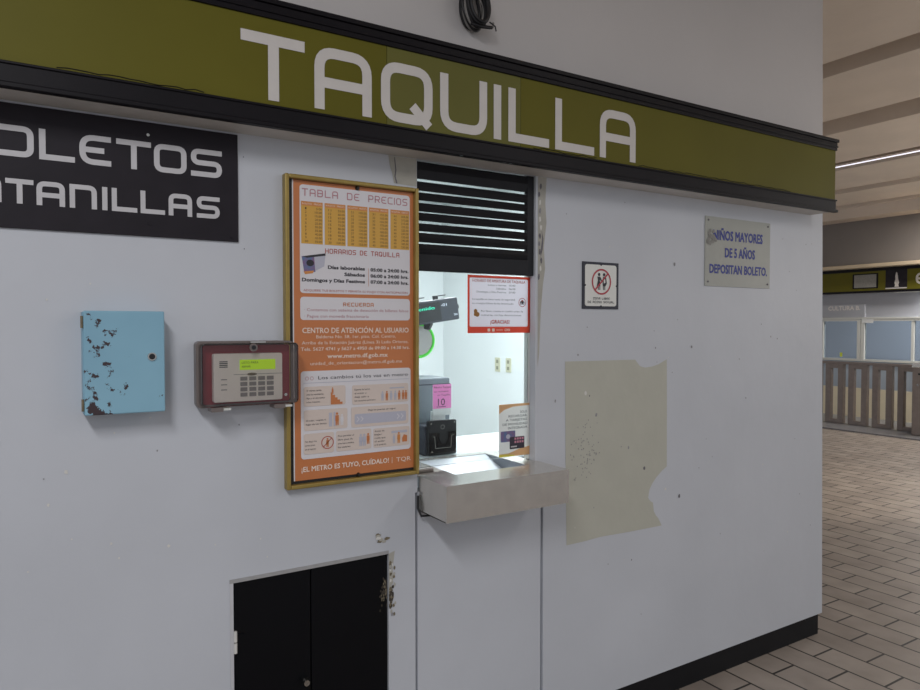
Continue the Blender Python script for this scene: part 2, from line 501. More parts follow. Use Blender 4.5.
wt = .055
BZ = .085
wf = MB()
DX0, DX1, DZ = .471, .962, .8135
OX0, OX1, OZ0, OZ1 = 1.068, 1.557, 1.0, 2.095
wm = 'white_wall_paint'
wf.box(-1.6, DX0, 0, wt, BZ, 2.16, wm).box(DX0, DX1, 0, wt, DZ, 2.16, wm).box(DX1, 1.060, 0, wt, BZ, 2.16, wm)
wf.box(1.060, 1.596, .024, wt, BZ, OZ0, wm).box(1.070, 1.586, .003, .024, BZ, OZ0, wm).box(1.060, OX0, 0, wt, OZ0, 2.16, wm)
wf.box(OX1, 1.596, 0, wt, OZ0, 2.16, wm).box(1.596, XR, 0, wt, BZ, 2.16, wm)
wf.box(OX0, OX1, 0, wt, OZ1, 2.16, wm)
wf.box(-1.6, XR, 0, wt, 2.16, ZC, 'upper_wall_paint')
lean = lambda mb: setattr(mb, 'v', [(3.407-.0228*z+(x-XR), y, z) if abs(x-XR) < .005 else (x, y, z) for x, y, z in mb.v]) or mb   # the corner is a little out of plumb
wall = struct('wall_front', lean(wf))
struct('wall_right', lean(MB().box(XR-.12, XR, wt, 3.66, BZ, 2.16, wm).box(XR-.12, XR, wt, 3.66, 2.16, ZC, 'upper_wall_paint').box(XR-.135, XR-.12, wt, 3.54, 0, 2.68, 'booth_white')))
struct('wall_left', MB().box(-1.6, -1.48, wt, 3.66, FZ, ZC, 'booth_white'))
struct('wall_back', MB().box(-1.48, XR-.12, 3.54, 3.66, FZ, ZC, 'booth_white'))
struct('ceiling_booth', MB().box(-1.48, XR-.135, wt, 3.54, 2.68, 2.76, 'booth_white'))
struct('floor_booth', MB().box(-1.48, XR-.135, wt, 3.54, FZ, .02, 'booth_floor'))
struct('baseboard_front', MB().box(-1.6, DX0, .005, wt, FZ, BZ, 'base_black').box(DX1, 3.378, .005, wt, FZ, BZ, 'base_black'))
struct('baseboard_right', MB().box(XR-.12, 3.378, wt, 3.66, FZ, BZ, 'base_black'))
# wall lining inside the booth front
struct('trim_1', MB().box(-1.48, OX0, wt, wt+.01, 1.06, 2.68, 'booth_white').box(OX1, XR-.135, wt, wt+.01, 1.06, 2.68, 'booth_white').box(OX0, OX1, wt, wt+.01, 2.12, 2.68, 'booth_white'))

# marks on the wall paint
build('bare_paint_patch', MB().flat([(1.697,1.416),(2.064,1.414),(2.091,1.387),(2.120,1.380),(2.160,1.383),(2.198,1.391),(2.225,1.402),(2.248,1.411),(2.251,1.2),(2.253,.96),
      (2.225,.945),(2.19,.92),(2.165,.895),(2.15,.871),(2.144,.841),(2.158,.825),(2.172,.818),(2.178,.78),(2.190,.762),(2.205,.747),(2.225,.714),(2.05,.716),(1.881,.721),(1.80,.717),(1.708,.716),(1.702,1.0)],
      -.0008, 'patch_paint'), wall, label='greyish beige unpainted rectangle with a ragged right edge')
BK = [0]
def blob(mb, u, v, ru, rv, m, d=-.0014, n=9, j=.45):
    BK[0] += 1; d -= .00002*(BK[0] % 60)
    ph = random.random()*6
    mb.flat([(u+ru*math.cos(t)*(1-j*random.random()), v+rv*math.sin(t)*(1-j*random.random())) for t in [ph+2*math.pi*i/n for i in range(n)]], d, m)
ch = MB()
for u, v, r, k in ((2.29,1.81,.012,'chip_grey'),(2.27,1.70,.006,'chip_white'),(2.40,1.46,.010,'chip_grey'),(2.17,1.53,.004,'chip_dark'),(2.18,1.46,.006,'chip_grey'),(2.28,1.355,.004,'chip_dark'),
      (2.12,.966,.012,'chip_dark'),(2.245,.865,.010,'chip_white'),(2.33,.825,.014,'chip_dark'),(1.80,1.29,.014,'chip_white'),(1.82,1.28,.006,'chip_dark'),(1.855,1.205,.012,'chip_grey'),(2.03,1.06,.010,'chip_grey'),
      (2.77,1.22,.006,'chip_dark'),(2.95,1.50,.008,'chip_grey'),(3.00,1.49,.005,'chip_dark'),(2.72,1.40,.005,'chip_grey'),(1.76,1.44,.007,'chip_grey'),(1.65,1.27,.009,'chip_grey'),(2.9,.9,.006,'chip_white'),
      (3.22,1.95,.005,'chip_dark'),(3.15,1.0,.004,'chip_dark'),(2.05,.60,.005,'chip_dark'),(2.0,2.04,.004,'chip_dark'),(1.7,1.97,.004,'chip_grey'),(.51,2.03,.003,'chip_dark'),(.51,1.77,.003,'chip_dark'),
      (.06,1.18,.010,'chip_white'),(.02,1.10,.007,'chip_white'),(.16,.98,.006,'chip_white'),(.30,.95,.008,'chip_white'),(.55,.93,.005,'chip_white'),(1.92,1.86,.005,'chip_white'),(2.6,.62,.005,'chip_grey'),(3.1,.55,.008,'chip_white')):
    blob(ch, u, v, r*.6, r*.8, k)
for i in range(70): blob(ch, 1.80+random.gauss(0,.035), 1.07+random.gauss(0,.06), .0028, .0035, 'chip_grey', n=6)
for i in range(26): blob(ch, random.uniform(1.7,3.3), random.uniform(.3,2.0), .0028, .0035, random.choice(['chip_grey','chip_dark','chip_white']), n=6)
for i in range(16): blob(ch, random.uniform(-.1,.6), random.uniform(.85,1.75), .0028, .0035, random.choice(['chip_white','chip_white','chip_grey']), n=6)
build('paint_chips', ch, wall, kind='stuff')
pl = MB()
# broken plaster around the opening and the utility hatch
pl.flat([(.965,2.094),(1.066,2.094),(1.066,2.005),(.985,2.008),(.978,2.04),(.970,2.06)], -.0009, 'bare_plaster')
pl.flat([(1.5665,2.094),(1.606,2.094),(1.600,2.0),(1.606,1.93),(1.594,1.84),(1.600,1.76),(1.590,1.70),(1.580,1.60),(1.574,1.45),(1.5665,1.4)], -.0009, 'bare_plaster')
for k in range(12): blob(pl, 1.570+random.uniform(0,.012), 1.73+k*.03, .006, .014, random.choice(['chip_dark','chip_grey','chip_white']), n=8)
pl.flat([(1.583,1.90),(1.591,1.87),(1.588,1.83),(1.578,1.80),(1.581,1.84),(1.585,1.87)], -.0016, 'chip_dark')
pl.flat([(.985,2.09),(.988,2.09),(.993,2.05),(.990,2.03),(.997,2.008),(.992,2.008),(.986,2.03),(.989,2.05)], -.0016, 'chip_dark')
for k in range(8): blob(pl, .92+random.uniform(0,.04), .85+random.uniform(-.006,.03), .012, .007, random.choice(['stain_brown','chip_white','bare_plaster']))
pl.flat([(.962,.8135),(.984,.820),(.980,.79),(.976,.76),(.979,.73),(.972,.71),(.974,.69),(.966,.66),(.962,.65)], -.0009, 'bare_plaster')
for k in range(34): blob(pl, .9665+abs(random.gauss(0,.007)), random.uniform(.60,.80), .005, .008, random.choice(['stain_brown','bare_plaster','chip_white','chip_grey']), n=7)
for k in range(26): blob(pl, .965+abs(random.gauss(0,.006)), .67+random.gauss(0,.020), .005, .008, random.choice(['stain_dark','stain_brown','stain_dark']), d=-.0026, n=7)
build('broken_plaster', pl, wall, kind='stuff')

# utility hatch below the window
door = empty('door_1', (DX0, .04, 0), 'pair of small black metal hatch doors low in the white wall', None, None, 'structure')
mid = .703
build('door_frame', MB().box(DX0-.010, DX1, -.002, .030, DZ, DZ+.011, 'frame_grey').box(DX0-.010, DX0, -.002, .030, 0, DZ, 'frame_light'), door, label='pale grey frame edge')
build('door_leaf', MB().box(DX0+.004, mid-.0015, .006, .026, .0, DZ-.004, 'door_black'), door, bevel=.002)
build('door_leaf', MB().box(mid+.0015, DX1-.002, .006, .026, .0, DZ-.004, 'door_black'), door, bevel=.002)
build('door_knob', MB().cyl((mid-.022,.006,.474), (mid-.022,-.014,.474), .006, 'chrome').cyl((mid-.022,-.008,.474), (mid-.022,-.020,.474), .011, 'chrome', .009), door, smooth=True)
build('hinge', MB().cyl((DX0+.005,.000,.609), (DX0+.005,.000,.638), .005, 'chip_white').cyl((DX0+.005,.000,.642), (DX0+.005,.000,.672), .005, 'chip_white').box(DX0+.012, DX0+.032, .003, .006, .595, .66, 'door_black'), door, label='white hinge')
st = MB()
for k in range(60): blob(st, DX1-.004-abs(random.gauss(0,.011)), .69+random.gauss(0,.022), .003, .006, random.choice(['stain_dark','stain_dark','stain_brown']), d=.0055, n=6)
build('rust_stain', st, door)
struct('trim_2', MB().box(DX0-.0, DX1, wt, wt+.01, 0, .9, 'base_black'))

# ------------------------------------------------------------------ ticket window
TX0, TX1, TY0, TY1 = 1.187, 1.487, -.044, .222
win = empty('window_1', (OX0, .05, 1.06), 'lit ticket window with a glass pane above the steel shelf', None, None, 'structure')
build('window_frame', MB().box(OX1-.006, OX1, .0335, .062, 1.056, 2.094, 'aluminium').box(OX0, OX0+.014, .0335, .062, 1.056, 2.094, 'steel_dark').box(OX0+.014, 1.150, .0335, .050, 1.0545, 1.065, 'steel_dark'), win, bevel=.002)
build('pane', MB().box(OX0+.014, OX1-.006, .035, .041, 1.072, 2.09, 'clear_glass'), win)

sh = empty('roller_shutter', (1.31, .02, 1.73), 'half-raised black slatted roller shutter at the top of the ticket window', 'shutter')
zs = [2.031,1.994,1.961,1.927,1.894,1.861,1.825]
tops = [2.092] + [z-h_ for z, h_ in zip(zs, (.0045,.0032,.0045,.0024,.0042,.0028,.0028))]
hg = [.0045,.0032,.0045,.0024,.0042,.0028,.0028]
bots = [z+h_ for z, h_ in zip(zs, hg)] + [1.79]
for t_, b_ in zip(tops, bots):
    pts = [(.014,b_),(.020,b_),(.026,(t_*.6+b_*.4)),(.024,t_),(.014,t_),(.008,(t_+b_)/2)]
    m = MB(); v = []
    for xx in (OX0+.004, OX1-.030): v += [(xx, p[0], p[1]) for p in pts]
    n = len(pts)
    m.add(v, [tuple(range(n)), tuple(range(2*n-1, n-1, -1))]+[(i, n+i, n+(i+1) % n, (i+1) % n) for i in range(n)], 'shutter_black')
    build('slat', m, sh)
build('bottom_bar', MB().box(OX0+.004, OX1-.0315, .006, .030, 1.733, 1.7895, 'shutter_black'), sh, bevel=.003)
build('guide_rail', MB().box(OX1-.031, OX1-.001, .010, .0295, 1.733, 2.094, 'shutter_black'), sh, bevel=.002)
build('guide_rail', MB().box(OX0, OX0+.004, .006, .034, 1.733, 2.092, 'shutter_black'), sh)

# stainless shelf
SX0, SX1, SY, SZ0, SZ1 = 1.074, 1.566, -.18, .938, 1.053
shelf = empty('counter_shelf', (1.318, 0, SZ0), 'stainless steel box shelf with a cash tray below the ticket window', 'shelf')
build('apron', MB().box(SX0, SX1, SY, SY+.004, SZ0, SZ1-.001, 'steel').box(SX0, SX0+.004, SY+.004, -.0005, SZ0, SZ1-.001, 'steel').box(SX1-.004, SX1, SY+.004, -.0005, SZ0, SZ1-.001, 'steel').box(SX0, SX1, SY+.004, -.0005, SZ0, SZ0+.003, 'steel'), shelf)
TX0, TX1, TY0, TY1 = 1.187, 1.487, -.044, .222
tp = MB()
zt0, zt1 = SZ1-.001, SZ1+.001
tp.box(SX0, SX1, SY, TY0, zt0, zt1, 'steel').box(SX0, TX0, TY0, -.0005, zt0, zt1, 'steel').box(TX1, SX1, TY0, -.0005, zt0, zt1, 'steel')
tp.box(OX0+.001, TX0, -.0005, .26, zt0, zt1, 'steel').box(TX1, OX1-.001, -.0005, .26, zt0, zt1, 'steel').box(TX0, TX1, TY1, .26, zt0, zt1, 'steel')
build('shelf_top', tp, shelf)
dep = .085
tr = MB()
tr.add([(TX0,TY0,SZ1-.001),(TX1,TY0,SZ1-.001),(TX1,TY1,SZ1-.001),(TX0,TY1,SZ1-.001),(TX0,TY0,SZ1-dep),(TX1,TY0,SZ1-dep)],
       [(3,2,5,4),(0,3,4),(1,5,2),(0,4,5,1)], 'steel_bright')
build('cash_tray', tr, shelf)
cable = MB().tube([(SX0-.006,-.004,.99),(SX0-.010,-.010,.95),(SX0-.002,-.02,.925),(SX0+.04,-.03,.925),(SX0+.065,-.05,.918)], .004, 'cable_black')
tag(build('cable_stub', cable, loc=(SX0,0,.92)), 'short black cable end poking out under the left end of the steel shelf', 'cable')

# inside the booth: counter and the things on it
struct_counter = build('booth_counter', MB().box(-.4, 2.9, .262, .66, 1.012, 1.05, 'counter_white').box(-.4, 2.9, .60, .64, .02, 1.012, 'counter_white').box(-.4,-.36,.262,.60,.02,1.012,'counter_white').box(2.86,2.9,.262,.60,.02,1.012,'counter_white'), loc=(1.2,.4,.02), bevel=.003)
tag(struct_counter, 'white work counter inside the booth behind the ticket window', 'counter')

CZ = 1.05
reg = empty('register_box', (1.30, .52, CZ), 'blue-grey metal machine case on the counter behind the card reader', 'machine')
build('case', MB().box(1.14, 1.443, .42, .59, CZ, CZ+.29, 'device_grey'), reg, bevel=.006)
build('lid_seam', MB().box(1.14, 1.444, .4185, .42, CZ+.262, CZ+.266, 'device_slate'), reg)

rd = empty('card_reader', (1.33, .33, CZ), 'black square card reader with four corner screws behind the glass', 'card reader')
build('body', MB().box(1.262, 1.390, .312, .40, CZ, CZ+.115, 'device_slate'), rd, bevel=.005)
build('front_plate', MB().prism(rrect(1.272, 1.399, CZ+.002, CZ+.136, .008), .296, .312, 'device_black'), rd, bevel=.002)
build('card_slot', MB().prism([(1.277,CZ+.012),(1.393,CZ+.012),(1.393,CZ+.090),(1.362,CZ+.090),(1.362,CZ+.062),(1.348,CZ+.045),(1.330,CZ+.045),(1.318,CZ+.062),(1.318,CZ+.090),(1.277,CZ+.090)], .288, .296, 'clear_acrylic'), rd, label='clear acrylic card holder on the reader face')
lo = MB()
lo.ribbon([(1.290,CZ+.075),(1.296,CZ+.075),(1.300,CZ+.030),(1.368,CZ+.030),(1.372,CZ+.075),(1.384,CZ+.080)], False, .0022, .2872, 'cable_grey', FRONT)
lo.ribbon(circle(1.336,CZ+.110,.008,14), True, .002, .2955, 'cable_grey', FRONT)
build('outline_mark', lo, rd)
for a, b in ((1.283,CZ+.126),(1.388,CZ+.126),(1.283,CZ+.018),(1.388,CZ+.018)):
    build('screw', MB().cyl((a,.288 if b < CZ+.1 else .296,b), (a,.285 if b < CZ+.1 else .292,b), .0035, 'chrome', n=10), rd)
build('stand_neck', MB().box(1.318, 1.377, .345, .36, CZ+.115, CZ+.165, 'white_plastic'), rd, label='white plastic neck')
nt_ = empty('price_note', (1.335, .33, CZ+.15), 'bright pink handwritten note on a white card above the card reader', 'note')
build('backing_card', MB().box(1.318, 1.397, .338, .3445, CZ+.149, CZ+.26, 'white_plastic'), nt_)
pn = build('pink_paper', MB().box(1.316, 1.399, .3365, .338, CZ+.176, CZ+.271, 'pink_note'), nt_)
hw = MB()
hw.text('Abono Tarjeta', 1.320, 1.396, CZ+.256, .008, .3358, 'ink_brown').text('un minimo', 1.322, 1.386, CZ+.240, .007, .3358, 'ink_brown').text('en Taquilla', 1.336, 1.392, CZ+.226, .007, .3358, 'ink_brown')
hw.text('10', 1.338, 1.370, CZ+.188, .027, .3358, 'ink_dark').rect(1.332, 1.374, CZ+.182, CZ+.184, .3358, 'ink_dark')
build('handwriting', hw, pn)

# customer display on a post
from math import radians as rad_
def rolled(name, loc, roll, label, cat):
    o = empty(name, loc, label, cat); o.rotation_euler = (0, roll, 0); return o
DYY = .55
dp = rolled('customer_display', (1.37, DYY, 1.60), rad_(-8), 'dark text display with glowing green letters hanging behind the ticket window', 'display')
build('housing', MB().box(1.20, 1.566, DYY, DYY+.06, 1.553, 1.650, 'device_slate'), dp, bevel=.006)
build('screen', MB().box(1.21, 1.475, DYY-.0015, DYY, 1.562, 1.640, 'device_black'), dp)
build('green_lettering', MB().text('Bienvenido', 1.29, 1.446, 1.611, .014, DYY-.0025, 'led_green'), dp, label='glowing green letters')
build('white_lettering', MB().text('-01', 1.478, 1.507, 1.618, .012, DYY-.0025, 'led_white'), dp, label='small white digits')
build('white_lettering', MB().text('DX', 1.538, 1.556, 1.572, .009, DYY-.0025, 'led_white'), dp, label='small white corner mark')
build('side_knob', MB().cyl((1.566,DYY+.03,1.607),(1.579,DYY+.03,1.607),.012,'device_black'), dp, smooth=True)
for xx in (1.36, 1.465):
    build('top_clip', MB().box(xx, xx+.016, DYY+.02, DYY+.04, 1.650, 1.662, 'device_black').box(xx, xx+.055, DYY+.02, DYY+.04, 1.662, 1.666, 'device_black'), dp)
build('swivel_joint', MB().cyl((1.425,DYY+.03,1.556),(1.415,DYY+.03,1.528),.022,'device_black',.014), dp, smooth=True)
pole = MB().cyl((1.25,DYY+.10,CZ),(1.25,DYY+.10,1.60),.012,'device_black').cyl((1.25,DYY+.10,CZ),(1.25,DYY+.10,CZ+.008),.045,'device_black')
pole.box(1.235,1.265,DYY+.06,DYY+.115,1.555,1.60,'device_black')
tag(build('display_post', pole, loc=(1.25,DYY+.1,CZ), smooth=True), 'thin black post standing on the counter and carrying the dark text display', 'post')
rc = (1.412, DYY+.08, 1.487)
gm = empty('round_mirror', rc, 'round grey mirror with a bright lime green rim below the dark display', 'mirror')
build('rim', MB().tube([(rc[0]+.070*math.cos(t), rc[1], rc[2]+.070*math.sin(t)) for t in [2*math.pi*i/40 for i in range(40)]], .0075, 'lime', closed=True), gm, smooth=True, label='bright lime green rim')
build('mirror_face', MB().prism(circle(rc[0], rc[2], .070, 40), rc[1]-.003, rc[1]+.006, 'mirror_grey'), gm)
build('bracket', MB().box(1.2625, 1.36, rc[1]+.0065, rc[1]+.0095, rc[2]-.01, rc[2]+.01, 'device_black'), gm)

# outlets on the booth's inner right wall
def outlet(y, z, label):
    xw = XR-.135
    o = empty('wall_outlet', (xw, y, z), label, 'outlet', 'pair of outlets on the inner booth wall')
    T = facing(xw)
    build('cover_plate', MB().prism(rrect(-y-.035, -y+.035, z-.0575, z+.0575, .006), -.006, 0, 'ivory', T), o)
    for dz in (.026, -.026):
        build('socket', MB().prism(rrect(-y-.015, -y+.015, z+dz-.014, z+dz+.014, .006), -.0075, -.006, 'outlet_dark', T), o)
    return o
outlet(2.652, 1.234, 'ivory wall outlet inside the booth, nearer the corner of its back wall')
outlet(2.499, 1.236, 'ivory wall outlet inside the booth, nearer the ticket window glass')

# notices on the glass

nx0, nx1, nz0, nz1, ny = 1.284, 1.5565, 1.525, 1.729, .0325
SHEET = lambda a, b, c, e, k: MB().rect(a, b, c, e, ny, k)
no = empty('opening_hours_notice', ((nx0+nx1)/2, ny, nz0), 'red bordered opening hours notice on the ticket window glass under the shutter', 'notice')
sheet = build('sheet', SHEET(nx0, nx0+.0095, nz0, nz1, 'notice_red').rect(nx1-.0115, nx1, nz0, nz1, ny, 'notice_red').rect(nx0+.0095, nx1-.0115, nz0, 1.5485, ny, 'notice_red').rect(nx0+.0095, nx1-.0115, 1.7195, nz1, ny, 'notice_red'), no)
build('text_panel', MB().flat(rrect(nx0+.008, nx1-.010, 1.547, 1.721, .008), ny-.0004, 'notice_white'), sheet)
d = ny-.0008
m = MB().text('HORARIO DE APERTURA DE TAQUILLA', 1.304, 1.534, 1.7055, .0095, d, 'ink_red', bold=.01)
build('headline', m, sheet, label='red headline lettering')
m = MB().text('\u00a1GRACIAS!', 1.380, 1.463, 1.5585, .013, d, 'notice_red', bold=.02)
build('thanks_lettering', m, sheet, label='red thanks lettering')
m = MB().text('Lunes a viernes', 1.370, 1.448, 1.693, .0062, d, 'ink_dark').text('05:00', 1.460, 1.489, 1.693, .0062, d, 'ink_dark')
m.text('S\u00e1bados', 1.405, 1.448, 1.6805, .0062, d, 'ink_dark').text('06:00', 1.460, 1.489, 1.6805, .0062, d, 'ink_dark')
m.text('Domingos y D\u00edas Festivos', 1.322, 1.448, 1.668, .0062, d, 'ink_dark').text('07:00', 1.460, 1.489, 1.668, .0062, d, 'ink_dark')
m.text('La taquilla no tiene venta de seguridad,', 1.304, 1.489, 1.642, .0062, d, 'ink_dark').text('no se aceptan billetes de alta denominaci\u00f3n', 1.304, 1.480, 1.6275, .0062, d, 'ink_dark')
m.text('Por favor, cuenta tu cambio antes de', 1.340, 1.524, 1.600, .0062, d, 'ink_dark').text('retirarte, no hay devoluciones', 1.340, 1.516, 1.586, .0062, d, 'ink_dark')
build('small_lettering', m, sheet, label='fine dark lettering')
m = MB().ribbon(circle(1.5205, 1.636, .0155, 26), True, .0022, d, 'ink_red', FRONT)
m.rect(1.511, 1.530, 1.629, 1.640, d, 'ink_dark').flat(circle(1.5155, 1.633, .003, 10), d-.0003, 'notice_white').flat(circle(1.5255, 1.633, .003, 10), d-.0003, 'notice_white').rect(1.516,1.525,1.640,1.645,d,'ink_red')
build('round_pictogram', m, sheet)
m = MB().flat(circle(1.317, 1.602, .0075, 14, .008), d, 'notice_brown').flat(circle(1.324, 1.591, .0095, 14, .0085), d-.0003, 'notice_brown').flat(circle(1.315, 1.591, .006, 14), d-.0005, 'notice_brown')
build('coin_pictogram', m, sheet)
m = MB()
for u in (1.368, 1.387): m.prism(rrect(u, u+.011, 1.5305, 1.541, .002), d, d+.0003, 'ink_cream')
m.rect(1.404, 1.434, 1.535, 1.5365, d, 'ink_cream').text('CDMX', 1.441, 1.466, 1.532, .008, d, 'ink_cream', bold=.02)
build('footer_marks', m, sheet)

br = empty('card_brochure', (1.487, ny, 1.06), 'small white leaflet picturing two travel cards at the right end of the cash tray', 'leaflet')
bx0, bx1, bz0, bz1 = 1.418, 1.5555, 1.0745, 1.266
sheet = build('sheet', SHEET(bx0, bx1, bz0, bz1, 'brochure_white'), br)
m = MB().flat([(bx0,bz1),(bx0,1.232),(1.440,1.246),(1.48,1.256),(bx1,1.258),(bx1,bz1)], d, 'brochure_peach')
build('colour_band', m, sheet, label='peach upper band')
m = MB().flat([(bx0,bz0),(bx1,bz0),(bx1,1.107),(1.51,1.100),(1.46,1.086),(bx0,1.086)], d, 'brochure_peach').flat([(bx0,bz0),(bx0,1.084),(1.45,1.083),(1.487,1.079),(1.487,bz0)], d-.0003, 'brochure_yellow')
build('colour_band', m, sheet, label='peach and yellow lower band')
m = MB()
for t_, a, b, z in (('SOLO', 1.512, 1.543, 1.231), ('RECARGAR', 1.460, 1.543, 1.217), ('A TARJETAS', 1.448, 1.543, 1.203), ('DE MOVILIDAD', 1.434, 1.545, 1.188), ('INTEGRADA', 1.458, 1.545, 1.174)):
    m.text(t_, a, b, z, .0085, d, 'ink_dark')
build('lettering', m, sheet)
build('card_picture', MB().prism(rrect(1.426, 1.490, 1.129, 1.168, .003), d, d+.0004, 'card_magenta').flat(circle(1.458, 1.148, .010, 7, .009), d-.0004, 'poster_grey'), sheet, label='multicoloured printed travel card')
m = MB().prism(rrect(1.465, 1.531, 1.101, 1.145, .003), d-.0008, d-.0004, 'card_dark')
for i in range(4):
    for k in range(2): m.rect(1.486+i*.011, 1.494+i*.011, 1.134-k*.012, 1.142-k*.012, d-.0011, 'card_pink')
m.rect(1.470, 1.497, 1.107, 1.112, d-.0011, 'brochure_white')
build('card_picture', m, sheet, label='dark printed travel card with pink squares')

# ------------------------------------------------------------------ station sign over the window
FE = .115
FX0, FX1 = -1.6, 3.267
sg = empty('station_sign', (1.2, 0, 2.095), 'long olive fascia sign reading TAQUILLA between black rails above the ticket window', 'sign')
build('bottom_rail', MB().box(FX0, FX1+.012, -FE-.010, -FE+.012, 2.093, 2.105, 'black_paint').box(FX0, FX1+.004, -FE-.004, -FE+.02, 2.105, 2.150, 'black_paint').box(FX0, FX1+.008, -FE-.008, -FE+.01, 2.146, 2.153, 'black_paint'), sg, bevel=.002)
build('top_rail', MB().box(FX0, FX1+.012, -FE-.012, .0-.0005, 2.424, 2.438, 'black_paint').box(FX0, FX1+.006, -FE-.006, -FE+.012, 2.386, 2.424, 'black_paint').box(FX0, FX1+.010, -FE-.010, -FE+.012, 2.400, 2.406, 'black_paint'), sg, bevel=.002)
for a, b, k in ((FX0, .905, 'olive'), (.9065, 1.402, 'olive_light'), (1.4035, FX1, 'olive')):
    build('panel', MB().box(a, b, -FE, -FE+.01, 2.149, 2.39, k), sg)
build('end_panel', MB().box(FX1-.01, FX1, -FE+.0105, -.0005, 2.105, 2.424, 'olive'), sg)
build('underside', MB().box(FX0, FX1-.0105, -FE+.021, -.0005, 2.0955, 2.106, 'soffit_paint'), sg, label='pale painted underside')
m = MB(); d = -FE-.0012; sw = .030; z0, z1 = 2.166, 2.344
for c, a, b in (('T',.476,.652),('A',.680,.856),('Q',.886,1.062),('U',1.089,1.266),('I',1.292,1.325),('L',1.351,1.524),('L',1.551,1.732),('A',1.759,1.940)):
    m.glyph(c, a, b, z0, z1, sw, d, 'letter_white')
build('lettering', m, sg, label='off-white rounded TAQUILLA lettering')
ww = MB()
random.seed(21)
for a, b in ((.05,.40),(1.45,1.75),(1.95,2.9)):
    u = a; pts = []
    while u < b: pts.append((u, -FE-.0095, 2.153+random.uniform(0,.006))); u += .022
    build('loose_sealant', MB().tube(pts, .0014, 'black_paint', n=5), sg)

# black BOLETOS / VENTANILLAS board
bo = empty('ticket_sign', (-.1, 0, 1.79), 'black board with pale letters reading BOLETOS and VENTANILLAS left of the price poster', 'sign')
build('board', MB().box(-.68, .493, -.007, 0, 1.788, 2.089, 'black_board'), bo, bevel=.001)
m = MB(); d = -.0078
z0, z1, sw = 1.961, 2.036, .0140
for c, a, b in (('S',.367,.449),('O',.274,.356),('T',.184,.267),('E',.100,.172),('L',.013,.090),('O',-.091,.002),('B',-.190,-.105)):
    m.glyph(c, a, b, z0, z1, sw, d, 'letter_grey', rad=.22)
m2 = MB(); z0, z1, sw = 1.848, 1.9075, .0120
for c, a, b in (('S',.381,.442),('A',.309,.369),('L',.240,.300),('L',.172,.232),('I',.150,.1615),('N',.077,.138),('A',.006,.067),('T',-.058,-.000),('N',-.126,-.066),('E',-.196,-.136),('V',-.270,-.206)):
    m2.glyph(c, a, b, z0, z1, sw, d, 'letter_grey', rad=.22)
build('lettering', m, bo, label='BOLETOS lettering'); build('lettering', m2, bo, label='VENTANILLAS lettering')
for u, v in ((.475,2.075),(.475,1.80),(.26,2.055),(.262,1.822),(-.4,2.06),(-.4,1.81)):
    build('screw', MB().cyl((u,-.007,v),(u,-.0095,v),.004,'chrome' if u == .26 else 'black_board',n=10), bo)

# ------------------------------------------------------------------ blue cabinet
bb = empty('key_cabinet', (.10, 0, 1.325), 'small light blue steel wall cabinet with flaked paint left of the keypad', 'cabinet')
build('body', MB().box(.098, .283, -.060, 0, 1.329, 1.586, 'blue_paint'), bb, bevel=.002)
bd = build('door', MB().box(.100, .286, -.070, -.0605, 1.327, 1.588, 'blue_paint'), bb, bevel=.003)
build('lock', MB().cyl((.255,-.0702,1.471),(.255,-.0735,1.471),.0105,'chrome').cyl((.255,-.0736,1.471),(.255,-.0742,1.471),.0075,'device_black'), bd, smooth=True)
for z in (1.338, 1.545): build('hinge', MB().cyl((.0965,-.065,z),(.0965,-.065,z+.03),.003,'stain_brown'), bb)

# ------------------------------------------------------------------ alarm keypad in a smoked box
kp = empty('alarm_keypad', (.50, 0, 1.32), 'alarm keypad with a green screen inside a smoked plastic cover beside the poster', 'keypad')
build('back_box', MB().prism(rrect(.370, .614, 1.326, 1.508, .012), -.036, 0, 'smoke_rim'), kp, bevel=.002)
build('backing', MB().prism(rrect(.386, .626, 1.334, 1.497, .006), -.042, -.036, 'keypad_red'), kp, label='dark red backing plate')
cv = MB()
O = rrect(.368, .638, 1.326, 1.508, .014, 6); I = rrect(.376, .630, 1.334, 1.500, .008, 6); n = len(O)
cv.add([(u,-.037,v) for u, v in O]+[(u,-.0445,v) for u, v in O]+[(u,-.037,v) for u, v in I]+[(u,-.0445,v) for u, v in I],
       sum([[(i,(i+1)%n,n+(i+1)%n,n+i),(2*n+i,3*n+i,3*n+(i+1)%n,2*n+(i+1)%n),(i,2*n+i,2*n+(i+1)%n,(i+1)%n),(n+i,n+(i+1)%n,3*n+(i+1)%n,3*n+i)] for i in range(n)],[]), 'smoke_rim')
build('cover_rim', cv, kp, smooth=True)
O2 = rrect(.3745, .639, 1.331, 1.503, .012, 6)
c2 = MB(); n = len(O2)
c2.add([(u,-.045,v) for u, v in O2]+[(u,-.088,v) for u, v in O2], [(i,n+i,n+(i+1)%n,(i+1)%n) for i in range(n)]+[tuple(range(n,2*n))], 'smoked_plastic')
cov = build('cover', c2, kp, bevel=.003, label='clear smoked plastic cover')
build('lock_boss', MB().cyl((.510,-.0885,1.491),(.510,-.094,1.491),.011,'smoke_rim').cyl((.510,-.0945,1.491),(.510,-.096,1.491),.006,'device_black').box(.503,.545,-.088,-.075,1.5035,1.5075,'chrome'), cov, smooth=True)
for u in (.398, .568):
    build('hinge', MB().box(u, u+.030, -.090, -.040, 1.3185, 1.3300, 'smoke_rim').box(u+.032, u+.052, -.086, -.05, 1.321, 1.327, 'aluminium'), cov)
build('corner_screw', MB().cyl((.614,-.0425,1.352),(.614,-.046,1.352),.0045,'chrome',n=12), kp)
kb = build('keypad_body', MB().prism(rrect(.409, .598, 1.341, 1.474, .005), -.066, -.0425, 'keypad_white'), kp, bevel=.002)
d = -.0668
